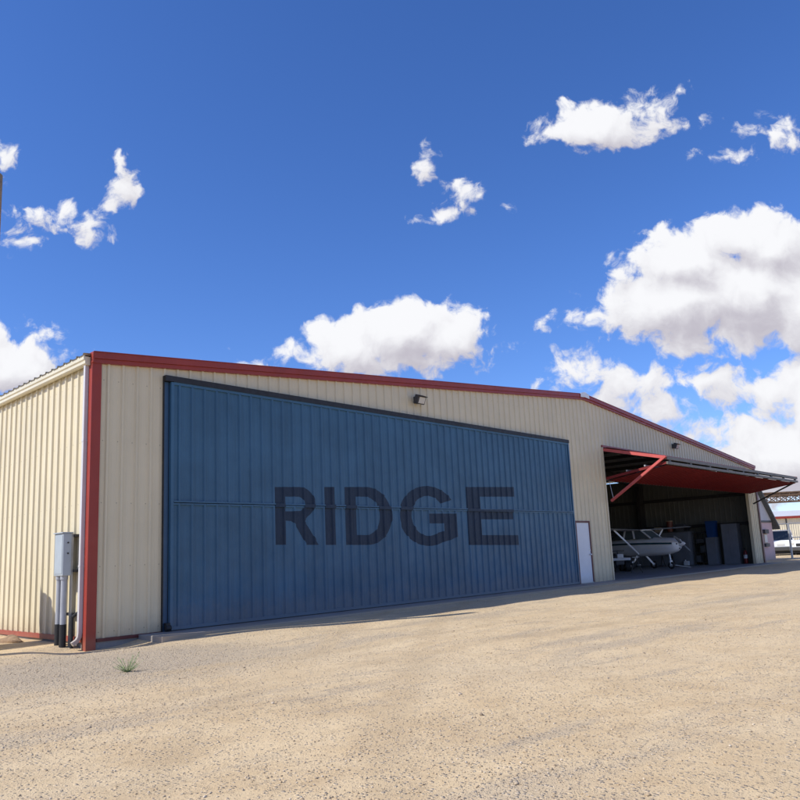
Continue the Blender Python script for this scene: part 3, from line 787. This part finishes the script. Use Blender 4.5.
# ------------------------------------------------------------------ things in the hangar
def motorbike(loc, rz):
    t = thing('quad_bike', 'white and black quad bike half hidden behind the opening jamb', 'quad bike', loc, rz)
    for x in (-.38, .38):
        for y in (-.55, .55):
            bm = bmesh.new(); tube(bm, (x-.12, y, .27), (x+.12, y, .27), .27, n=18); w_ = obj('wheel', bm, 'tyre', t)
            bm = bmesh.new(); tube(bm, (x-.125, y, .27), (x+.125, y, .27), .13, n=14); obj('rim', bm, 'chrome', w_)
    bm = bmesh.new(); box(bm, -.22, .22, -.75, .75, .35, .6, .05); box(bm, -.18, .18, -.1, .65, .6, .78, .06); obj('body', bm, 'dark_panel', t)
    bm = bmesh.new(); box(bm, -.52, .52, -.86, -.35, .56, .70, .05); box(bm, -.52, .52, .35, .86, .56, .68, .05); obj('fenders', bm, 'white', t)
    bm = bmesh.new(); box(bm, -.16, .16, -.88, -.68, .68, .9, .04); obj('headlight_pod', bm, 'white', t)
    bm = bmesh.new(); tube(bm, (0, -.45, .6), (0, -.3, 1.02), .025); tube(bm, (-.36, -.26, 1.05), (.36, -.26, 1.05), .02); obj('handlebar', bm, 'dark', t)
motorbike((29.55, 4.35, 0), R(-50))
# step stand near the aircraft
t = thing('step_ladder', 'small metal step stool standing in front of the aircraft wheel', 'step stool', (27.5, 2.3, 0), R(25))
bm = bmesh.new()
for s_ in (-1, 1):
    bar(bm, (s_*.22, -.25, 0), (s_*.17, 0, .72), .035, .035); bar(bm, (s_*.22, .28, 0), (s_*.17, .05, .72), .035, .035)
obj('legs_frame', bm, 'dark', t)
bm = bmesh.new(); box(bm, -.2, .2, -.16, .16, .72, .75); obj('tread', bm, 'galv', t)
bm = bmesh.new(); box(bm, -.2, .2, -.2, -.06, .36, .385); obj('tread', bm, 'galv', t)

# right-hand wall furniture
t = thing('workbench', 'long grey panelled bench along the hangar side wall behind the aircraft', 'workbench', (37.55, 5.9, 0))
bm = bmesh.new(); box(bm, -.38, .45, -2.35, 2.6, .02, 1.95, .01); bm2 = bmesh.new(); box(bm2, -.42, .47, -2.4, 2.65, 1.95, 2.0)
obj('cabinet', bm, 'grey_panel', t); obj('top', bm2, 'dark_panel', t)
for k in range(5):
    bm = bmesh.new(); box(bm, -.395, -.381, -2.3+k*.98, -1.38+k*.98, .08, 1.9); obj('panel', bm, 'grey_panel', t)
def bucket(loc, r, h, m, label, name='bucket', cat='bucket'):
    t = thing(name, label, cat, loc)
    bm = bmesh.new(); rr_ = [[(q_*math.cos(2*math.pi*k/20), q_*math.sin(2*math.pi*k/20), z) for k in range(20)] for q_, z in ((r*.85, 0), (r, h))]
    loft(bm, rr_); obj('shell', bm, m, t, False)
    bm = bmesh.new(); tube(bm, (0, 0, h), (0, 0, h+.04), r*1.05, n=20); obj('lid', bm, 'beige', t)
bucket((37.5, 4.75, 2.0), .19, .62, 'orange', 'terracotta bucket with pale lid on top of the grey bench')
for i, (y, w_, h_, m_, lb) in enumerate(((4.1, .5, .42, 'dark_panel', 'dark box on the bench right of the terracotta bucket'), (5.5, .34, .3, 'beige', 'brown cardboard box left of the terracotta bucket'),
                                   (3.75, .2, .25, 'black', 'small black case on the right end of the bench'), (7.6, .42, .3, 'dark_red', 'dark red case on the bench above the aircraft cabin'))):
    t = thing('storage_box', lb, 'box', (37.55, y, 2.0))
    bm = bmesh.new(); box(bm, -.2, .2, -w_/2, w_/2, 0, h_, .015); obj('carton', bm, m_, t)
    bm = bmesh.new(); box(bm, -.21, .21, -w_/2-.01, w_/2+.01, h_-.06, h_+.01, .008); obj('lid', bm, m_, t)
# shelf rack
t = thing('shelf_rack', 'dark metal shelf rack between the bench and the grey cupboard', 'shelf', (37.85, 3.1, 0))
bm = bmesh.new()
for x in (-.3, .3):
    for y in (-.35, .32): box(bm, x-.02, x+.02, y-.02, y+.02, 0, 1.9)
obj('uprights', bm, 'dark', t)
for z in (.15, .7, 1.25, 1.85):
    bm = bmesh.new(); box(bm, -.33, .33, -.38, .35, z, z+.03); obj('shelf', bm, 'dark', t)
bm = bmesh.new(); box(bm, -.25, .2, -.3, .0, .73, 1.1, .02); box(bm, -.25, .2, .05, .3, .18, .55, .02); box(bm, -.2, .2, -.25, .2, 1.28, 1.5, .02); obj('stored_goods', bm, 'dark_panel', t)
t = thing('cupboard', 'grey cupboard standing under the blue crate', 'cupboard', (37.7, 2.37, 0))
bm = bmesh.new(); box(bm, -.3, .35, -.27, .3, .0, 1.56, .008); obj('carcass', bm, 'grey_panel', t)
bm = bmesh.new(); box(bm, -.315, -.301, -.25, .28, .06, 1.5); obj('door', bm, 'grey_panel', t)
t = thing('blue_crate', 'bright blue plastic crate stacked on the grey cupboard', 'crate', (37.7, 2.36, 1.565))
bm = bmesh.new(); loft(bm, [[(-s_, -s_*.8, z), (s_, -s_*.8, z), (s_, s_*.8, z), (-s_, s_*.8, z)] for s_, z in ((.27, 0), (.30, .86))]); obj('tub', bm, 'bin_blue', t)
bm = bmesh.new(); box(bm, -.32, .32, -.26, .26, .86, .93, .015); obj('lid', bm, 'bin_blue', t)
t = thing('steel_locker', 'tall pale grey steel locker beside the right door jamb', 'locker', (37.85, 1.33, 0))
bm = bmesh.new(); box(bm, -.25, .4, -.4, .47, .0, 2.28, .008); obj('carcass', bm, 'grey_panel', t)
bm = bmesh.new(); box(bm, -.265, -.251, -.37, .03, .08, 2.2); obj('door', bm, 'grey_panel', t)
bm = bmesh.new(); box(bm, -.265, -.251, .045, .44, .08, 2.2); obj('door', bm, 'grey_panel', t)
t = thing('fire_extinguisher', 'red fire extinguisher beside the right door jamb', 'extinguisher', (37.62, .62, .0))
bm = bmesh.new(); rr_ = [[(q_*math.cos(2*math.pi*k/16), q_*math.sin(2*math.pi*k/16), z) for k in range(16)] for q_, z in ((.10, .02), (.105, .05), (.105, .62), (.07, .72), (.03, .76))]; loft(bm, rr_); obj('cylinder', bm, 'ext_red', t, True)
bm = bmesh.new(); tube(bm, (0, 0, .76), (0, 0, .84), .025); box(bm, -.09, .04, -.02, .02, .83, .87); tube(bm, (-.05, 0, .82), (-.14, 0, .4), .015); obj('valve', bm, 'black', t)
bm = bmesh.new(); tube(bm, (0, 0, .3), (0, 0, .5), .1065, n=16); obj('paper_label', bm, 'white', t)
t = thing('oil_can', 'small white jug on the floor in front of the bench', 'jug', (37.0, 3.75, 0))
bm = bmesh.new(); box(bm, -.1, .1, -.14, .14, 0, .26, .03); tube(bm, (0, .06, .25), (0, .06, .34), .035); obj('jug_body', bm, 'white', t)
bm = bmesh.new(); tube(bm, (0, .06, .34), (0, .06, .37), .04); obj('cap', bm, 'black', t)
t = thing('saw_horse', 'dark metal trestle on the floor right of the nose wheel', 'trestle', (36.6, 4.7, 0), R(60))
bm = bmesh.new()
for y in (-.35, .35):
    for s_ in (-1, 1): bar(bm, (s_*.22, y, 0), (0, y, .62), .04, .04)
obj('legs_frame', bm, 'dark', t)
bm = bmesh.new(); box(bm, -.04, .04, -.45, .45, .62, .69); obj('beam', bm, 'dark', t)

# ------------------------------------------------------------------ pink house behind the right corner
ph = thing('pink_house', 'small pink stucco house with grey gable past the right end of the hangar', 'house', (0, 2.0, 0))
hx0, hx1, he, hap, hax = 42.2, 47.6, 2.45, 4.85, 44.75
bm = bmesh.new(); box(bm, hx0, hx1, 0, 7, -.3, he); obj('wall', bm, 'pink', ph)
bm = bmesh.new(); loft(bm, [[(hx0, y, he+.04), (hx1, y, he+.04), (hax, y, hap)] for y in (-.02, 7)]); obj('gable', bm, 'grey_stucco', ph)
bm = bmesh.new(); box(bm, hx0-.02, hx1+.05, -.06, .0, he-.04, he+.09); obj('band_board', bm, 'sill', ph)
bm = bmesh.new()
sl = (hap-he-.04)/(hx1-hax)
for s_, xe in ((1, hx1+.7), (-1, hx0-.7)):
    zt = hap+.05; ze = zt-sl*abs(xe-hax)
    loft(bm, [[(hax, y, zt+.14), (xe, y, ze+.14), (xe, y, ze-.02), (hax, y, zt-.02)] for y in (-.3, 5.0)])
obj('roof', bm, 'shingle', ph)
bm = bmesh.new(); box(bm, hax-.12, hax+.28, -.38, -.2, hap-.05, hap+.42, .02); obj('ridge_end', bm, 'bin_blue', ph)
bm = bmesh.new(); box(bm, 45.62, 46.28, -.03, .02, 1.02, 1.85); wn = obj('window', bm, 'beige', ph)
bm = bmesh.new(); box(bm, 45.68, 46.22, -.045, -.031, 1.1, 1.62); obj('pane', bm, 'plate', wn)
bm = bmesh.new(); box(bm, 45.56, 46.32, -.16, .0, 1.68, 1.95); obj('shade', bm, 'sill', wn)
bm = bmesh.new(); box(bm, 45.56, 46.34, -.12, .0, .82, 1.04); obj('planter', bm, 'sill', wn)

# ------------------------------------------------------------------ gate, vans, truss, far building
t = thing('pipe_gate', 'grey steel pipe gate frame in front of the parked white vehicles', 'gate', (0, 0, 0))
gp = [(47.6, 2.55), (48.75, 1.3), (50.9, -1.0)]
for i, (x, y) in enumerate(gp):
    bm = bmesh.new(); tube(bm, (x, y, -.3), (x, y, 2.32), .05 if i != 1 else .07, n=12); obj('post', bm, 'galv', t)
for a, b_ in ((0, 1), (1, 2)):
    for z in ((2.28, ) if a == 0 else (2.3, 1.35)):
        bm = bmesh.new(); tube(bm, (*gp[a], z), (*gp[b_], z), .035, n=10); obj('rail', bm, 'galv', t)

def suv(loc, rz, label):
    t = thing('parked_vehicle', label, 'car', loc, rz, 'white vehicles parked beyond the hangar')
    # length along y (rear at -y), width 1.9
    bm = bmesh.new()
    prof_ = [(-2.35, .45), (-2.42, .7), (-2.38, 1.05), (-2.3, 1.12), (2.1, 1.08), (2.45, .95), (2.5, .6), (2.4, .42)]
    rr_ = []
    for x, k in ((-.95, .96), (-.90, 1.0), (.90, 1.0), (.95, .96)):
        rr_.append([(x, y*k, .75+(z-.75)*k) for y, z in prof_])
    loft(bm, rr_); body = obj('body', bm, 'carpaint', t)
    bm = bmesh.new()
    loft(bm, [[(-.9, -2.3, 1.10), (.9, -2.3, 1.10), (.9, 1.2, 1.08), (-.9, 1.2, 1.08)], [(-.78, -2.1, 1.78), (.78, -2.1, 1.78), (.78, .35, 1.78), (-.78, .35, 1.78)]]); obj('greenhouse', bm, 'glass', t)
    bm = bmesh.new()
    box(bm, -.80, .80, -2.14, .38, 1.765, 1.83, .03)
    for s_ in (-1, 1):
        for (ya, yb) in ((-2.3, -2.1), (-1.2, -1.15), (.0, -.1), (1.2, .35)):
            bar(bm, (s_*.905, ya, 1.09), (s_*.79, yb, 1.79), .10, .05, (1, 0, 0))
    obj('roof', bm, 'carpaint', t)
    bm = bmesh.new(); box(bm, -.96, .96, -2.52, -2.32, .38, .66, .05); obj('bumper', bm, 'sill', t, label='rear bumper')
    bm = bmesh.new(); box(bm, -.96, .96, 2.38, 2.56, .36, .62, .05); obj('bumper', bm, 'sill', t, label='front bumper')
    for s_ in (-1, 1):
        bm = bmesh.new(); box(bm, s_*.93-.05, s_*.93+.05, -2.44, -2.32, .72, 1.06, .02); obj('taillight', bm, 'taillight', t)
        bm = bmesh.new(); box(bm, s_*.72-.17, s_*.72+.17, 2.38, 2.5, .74, .92, .03); obj('headlight', bm, 'lens', t)
        for y in (-1.5, 1.5):
            bm = bmesh.new(); tube(bm, (s_*.96, y, .36), (s_*.74, y, .36), .36, n=20); w_ = obj('wheel', bm, 'tyre', t)
            bm = bmesh.new(); tube(bm, (s_*.968, y, .36), (s_*.8, y, .36), .22, n=16); obj('rim', bm, 'chrome', w_)
    t.scale = (1.06, 1.06, 1.16)
    bm = bmesh.new(); box(bm, -.86, .86, -2.3, 2.3, .17, .46, .03); obj('underbody', bm, 'black', t)
    bm = bmesh.new(); box(bm, -.26, .26, -2.435, -2.41, .74, .88); obj('number_plate', bm, 'plate', t)
    bm = bmesh.new(); box(bm, -.35, .35, 2.49, 2.52, .66, .86); obj('grille', bm, 'black', t)
    return t
suv((62.0, 5.75, -.12), R(-74), 'white vehicle seen from behind just right of the pink house')
suv((61.6, 2.55, -.12), R(70), 'white vehicle cut off by the right edge behind the gate post')

# rusty truss gantry
t = thing('truss_gantry', 'rusty brown lattice truss spanning overhead behind the pink house', 'gantry', (0, 0, 0))
P0, P1 = Vector((55.6, 9.6, 0)), Vector((66.5, -6.2, 0)); dv = (P1-P0); nseg = 26
off = Vector((dv.y, -dv.x, 0)).normalized()*.9
for o_ in (0, 1):
    bm = bmesh.new()
    for z in (4.25, 4.75, 5.0):
        bar(bm, P0+off*o_+Vector((0, 0, z)), P1+off*o_+Vector((0, 0, z)), .1, .1)
    obj('chord', bm, 'rust', t)
    bm = bmesh.new()
    for k in range(nseg):
        a = P0+dv*(k/nseg)+off*o_; b_ = P0+dv*((k+1)/nseg)+off*o_
        bar(bm, a+Vector((0, 0, 4.25)), b_+Vector((0, 0, 4.75)), .05, .05); bar(bm, a+Vector((0, 0, 4.75)), b_+Vector((0, 0, 4.25)), .05, .05)
        bar(bm, a+Vector((0, 0, 4.2)), a+Vector((0, 0, 5.0)), .06, .06, (1, 0, 0))
    obj('lattice', bm, 'rust', t)
bm = bmesh.new()
a, b_ = P0, P1
loft(bm, [[p+Vector((0, 0, 4.72)), p+off+Vector((0, 0, 4.72)), p+off+Vector((0, 0, 5.02)), p+Vector((0, 0, 5.02))] for p in [P0+dv*k/20+Vector((0, 0, .03*math.sin(k*2.1))) for k in range(21)]])
obj('walkway', bm, 'rust', t)
for p in (P0, P1):
    bm = bmesh.new(); bar(bm, p+Vector((0, 0, -.3)), p+Vector((0, 0, 4.3)), .18, .18, (1, 0, 0)); bar(bm, p+off+Vector((0, 0, -.3)), p+off+Vector((0, 0, 4.3)), .18, .18, (1, 0, 0)); obj('post', bm, 'rust', t)

# far cream building
t = thing('far_building', 'distant cream metal building with red roof edge behind the parked vehicles', 'building', (103, 16.6, 0), R(-47.8))
bm = bmesh.new(); ribbed(bm, -16, 22, -.3, lambda x: 4.15, lambda p, dd, z: (p, -dd, z)); box(bm, -16, 22, .05, 14, -.3, 4.1); obj('wall', bm, 'cream_far', t)
bm = bmesh.new(); loft(bm, [[(x, -.3, 4.15), (x, 7, 5.3), (x, 14.3, 4.15), (x, 14.3, 4.05), (x, -.3, 4.05)] for x in (-16.3, 22.3)]); obj('roof', bm, 'grey_stucco', t)
bm = bmesh.new(); box(bm, -16.3, 22.3, -.36, -.305, 4.0, 4.32); obj('fascia', bm, 'red', t)
for x in (-9, 0, 9, 17):
    bm = bmesh.new(); box(bm, x, x+.14, -.12, -.04, -.2, 4.0); obj('downspout', bm, 'sill', t)

# ------------------------------------------------------------------ sun + world
Ldir = Vector((1., -.45, -1.)).normalized()          # direction the light travels
sun = bpy.data.lights.new('sun', 'SUN'); so = bpy.data.objects.new('sun', sun); C.objects.link(so)
sun.energy = 5.0; sun.angle = R(.53); sun.color = (1, .955, .87)
so.rotation_euler = Ldir.to_track_quat('-Z', 'Y').to_euler()
ts = -Ldir
elev = math.asin(ts.z); az = math.atan2(ts.x, ts.y)

w = bpy.data.worlds.new('World'); sc.world = w; w.use_nodes = True
nt = w.node_tree; nt.nodes.clear(); b = NB(nt)
STR = .11
out = b.n('ShaderNodeOutputWorld'); bg = b.n('ShaderNodeBackground'); bg.inputs[1].default_value = STR; b.l(bg.outputs[0], out.inputs[0])
sky = b.n('ShaderNodeTexSky', sky_type='NISHITA'); sky.sun_disc = False; sky.sun_elevation = elev; sky.sun_rotation = az
sky.altitude = 600; sky.air_density = 1.0; sky.dust_density = .4; sky.ozone_density = 2.0
tc = b.n('ShaderNodeTexCoord'); dirv = tc.outputs['Generated']
# gnomonic coordinates around the heading of the facade view (fixed in the world)
FH = Vector((math.sin(YAW), math.cos(YAW), 0)); RH = Vector((math.cos(YAW), -math.sin(YAW), 0))
fw = b.m('MAXIMUM', b.v('DOT_PRODUCT', dirv, tuple(FH)), .05)
uu = b.m('DIVIDE', b.v('DOT_PRODUCT', dirv, tuple(RH)), fw)
vv = b.m('DIVIDE', b.v('DOT_PRODUCT', dirv, (0, 0, 1)), fw)
cb_ = b.n('ShaderNodeCombineXYZ'); b.l(uu, cb_.inputs[0]); b.l(vv, cb_.inputs[1]); P2 = cb_.outputs[0]
def px2uv(px, py):
    dd = F*FPX+r2*(px-400)+u2*(434.76-py)
    f_ = dd.dot(FH); return dd.dot(RH)/f_, dd.z/f_
S = 1/733.24
BLOBS = {  # x, y, rx, ry : directions of the cloud masses seen in the photo
 'left': [(0, 158, 13, 20), (120, 164, 11, 24), (127, 188, 19, 20), (114, 208, 13, 9), (30, 209, 25, 10), (62, 216, 28, 13), (92, 230, 19, 18), (20, 244, 20, 12),
          (6, 368, 44, 30), (36, 352, 32, 20), (-40, 360, 40, 40)],
 'middle': [(402, 330, 52, 32), (446, 334, 40, 28), (352, 342, 46, 25), (300, 357, 44, 14), (258, 361, 30, 9), (400, 358, 90, 18), (254, 364, 22, 6),
            (424, 160, 10, 20), (466, 192, 19, 17), (436, 214, 26, 9), (508, 206, 6, 6)],
 'right': [(596, 126, 54, 25), (650, 122, 52, 14), (738, 152, 34, 9), (772, 136, 30, 17), (640, 108, 40, 16),
           (738, 238, 46, 28), (768, 246, 40, 34), (686, 262, 50, 32), (750, 290, 85, 40), (676, 302, 70, 34), (588, 316, 38, 13), (710, 336, 88, 22), (800, 305, 40, 50), (618, 266, 12, 12),
           (576, 372, 38, 21), (620, 382, 42, 20), (690, 384, 64, 18), (648, 405, 100, 15), (772, 392, 40, 20), (752, 430, 66, 24), (795, 455, 70, 36), (712, 450, 46, 14), (840, 400, 50, 60)],
}
gN = bpy.data.node_groups.new('cloud_noise', 'ShaderNodeTree')
gN.interface.new_socket('Vector', in_out='INPUT', socket_type='NodeSocketVector'); gN.interface.new_socket('Value', in_out='OUTPUT', socket_type='NodeSocketFloat')
gb = NB(gN); gi = gb.n('NodeGroupInput'); go = gb.n('NodeGroupOutput')
n1 = gb.noise(gi.outputs[0], 21, 9, .64, '2D')
bil = gb.n('ShaderNodeTexVoronoi', voronoi_dimensions='2D', feature='SMOOTH_F1'); gb.l(gi.outputs[0], bil.inputs['Vector']); bil.inputs['Scale'].default_value = 24; bil.inputs['Smoothness'].default_value = .45; bil.inputs['Detail'].default_value = 2.5
gb.l(gb.m('ADD', gb.m('MULTIPLY', gb.m('SUBTRACT', n1, .5), 2.6), gb.m('MULTIPLY', gb.m('SUBTRACT', .42, bil.outputs['Distance']), .7)), go.inputs[0])
def detail(vec):
    g_ = b.n('ShaderNodeGroup'); g_.node_tree = gN; b.l(vec, g_.inputs[0]); return g_.outputs[0]
K = 1/STR
hs = b.n('ShaderNodeHueSaturation'); hs.inputs['Saturation'].default_value = 1.20; hs.inputs['Value'].default_value = 1.0; b.l(sky.outputs[0], hs.inputs['Color'])
skyc = b.mix(1., hs.outputs[0], c4((1.06, 1.18, 1.66)), 'MULTIPLY')
def region(blobs):
    w_ = b.n('ShaderNodeTexNoise', noise_dimensions='2D'); b.l(P2, w_.inputs['Vector']); w_.inputs['Scale'].default_value = 15; w_.inputs['Detail'].default_value = 3
    PW = b.v('ADD', P2, b.v('MULTIPLY', b.v('SUBTRACT', w_.outputs['Color'], (.5, .5, .5)), (.040, .034, 0)))
    acc = accU = None
    PU = b.v('ADD', PW, (-9*S, 24*S, 0))
    for (px, py, rx, ry) in blobs:
        cu, cv = px2uv(px, py); e_ = 1+0.25*(cu*cu)
        ru, rv = rx*S*1.33*e_, ry*S*1.3*e_
        rr_ = .30+min(rx, ry)/11 if min(rx, ry) > 24 else .22+min(rx, ry)/20
        ds_ = []
        for P_ in (PW, PU):
            ln = b.v('LENGTH', b.v('MULTIPLY_ADD', P_, (1/ru, 1/rv, 0), (-cu/ru, -cv/rv, 0)))
            ds_.append(b.m('MULTIPLY_ADD', ln, -rr_, rr_))
        acc = ds_[0] if acc is None else b.m('SMOOTH_MAX', acc, ds_[0], .35)
        accU = ds_[1] if accU is None else b.m('SMOOTH_MAX', accU, ds_[1], .8)
    d0 = detail(PW); d1 = detail(b.v('ADD', PW, (-6*S, 11*S, 0)))
    fld = b.m('ADD', b.m('ADD', acc, .16), b.m('MULTIPLY', d0, 1.15))
    al = b.ramp(fld, .0, .82)
    broad = b.m('SUBTRACT', acc, accU); fine_ = b.m('SUBTRACT', d0, d1)
    lit = b.m('ADD', b.m('MULTIPLY', broad, .40), b.m('MULTIPLY', fine_, .30))
    lit = b.ramp(lit, -.85, .60)
    col = b.mix(lit, c4((.54*K, .515*K, .585*K)), c4((.95*K, .955*K, .985*K)))
    g_ = b.n('ShaderNodeBackground'); g_.inputs[1].default_value = STR
    b.l(b.mix(al, skyc, col), g_.inputs[0])
    return g_.outputs[0]
def mixs(fac, a, c_):
    x = b.n('ShaderNodeMixShader'); b.l(fac, x.inputs[0]); b.l(a, x.inputs[1]); b.l(c_, x.inputs[2]); return x.outputs[0]
# generic fair-weather clouds elsewhere round the sky
dF = b.v('DOT_PRODUCT', dirv, tuple(FH))
sp = b.n('ShaderNodeSeparateXYZ'); b.l(dirv, sp.inputs[0])
zz = b.m('ADD', b.m('MAXIMUM', sp.outputs[2], 0), .12)
pl2 = b.v('SCALE', dirv); b.put(pl2.node.inputs['Scale'], b.m('DIVIDE', 1, zz))
gn = b.noise(b.v('MULTIPLY', pl2, (1, 1, .0)), 1.3, 6, .55)
ga = b.m('MULTIPLY', b.ramp(gn, .50, .66), b.ramp(dF, .28, .05))
gcol = b.mix(b.ramp(gn, .55, .8), c4((.95*K, .95*K, .96*K)), c4((.6*K, .6*K, .66*K)))
b.l(b.mix(ga, skyc, gcol), bg.inputs[0])
u_l = px2uv(200, 300)[0]; u_r = px2uv(524, 300)[0]
seen = b.m('MULTIPLY', b.m('GREATER_THAN', dF, .35), b.m('MULTIPLY', b.m('LESS_THAN', b.m('ABSOLUTE', uu), .9), b.m('LESS_THAN', vv, 1.05)))
sh_l = mixs(b.m('GREATER_THAN', uu, u_l), region(BLOBS['left']), region(BLOBS['middle']))
sh_f = mixs(b.m('GREATER_THAN', uu, u_r), sh_l, region(BLOBS['right']))
b.l(mixs(seen, bg.outputs[0], sh_f), out.inputs[0])
w.cycles.sampling_method = 'MANUAL'; w.cycles.sample_map_resolution = 512

sc.cycles.max_bounces = 6; sc.cycles.diffuse_bounces = 3
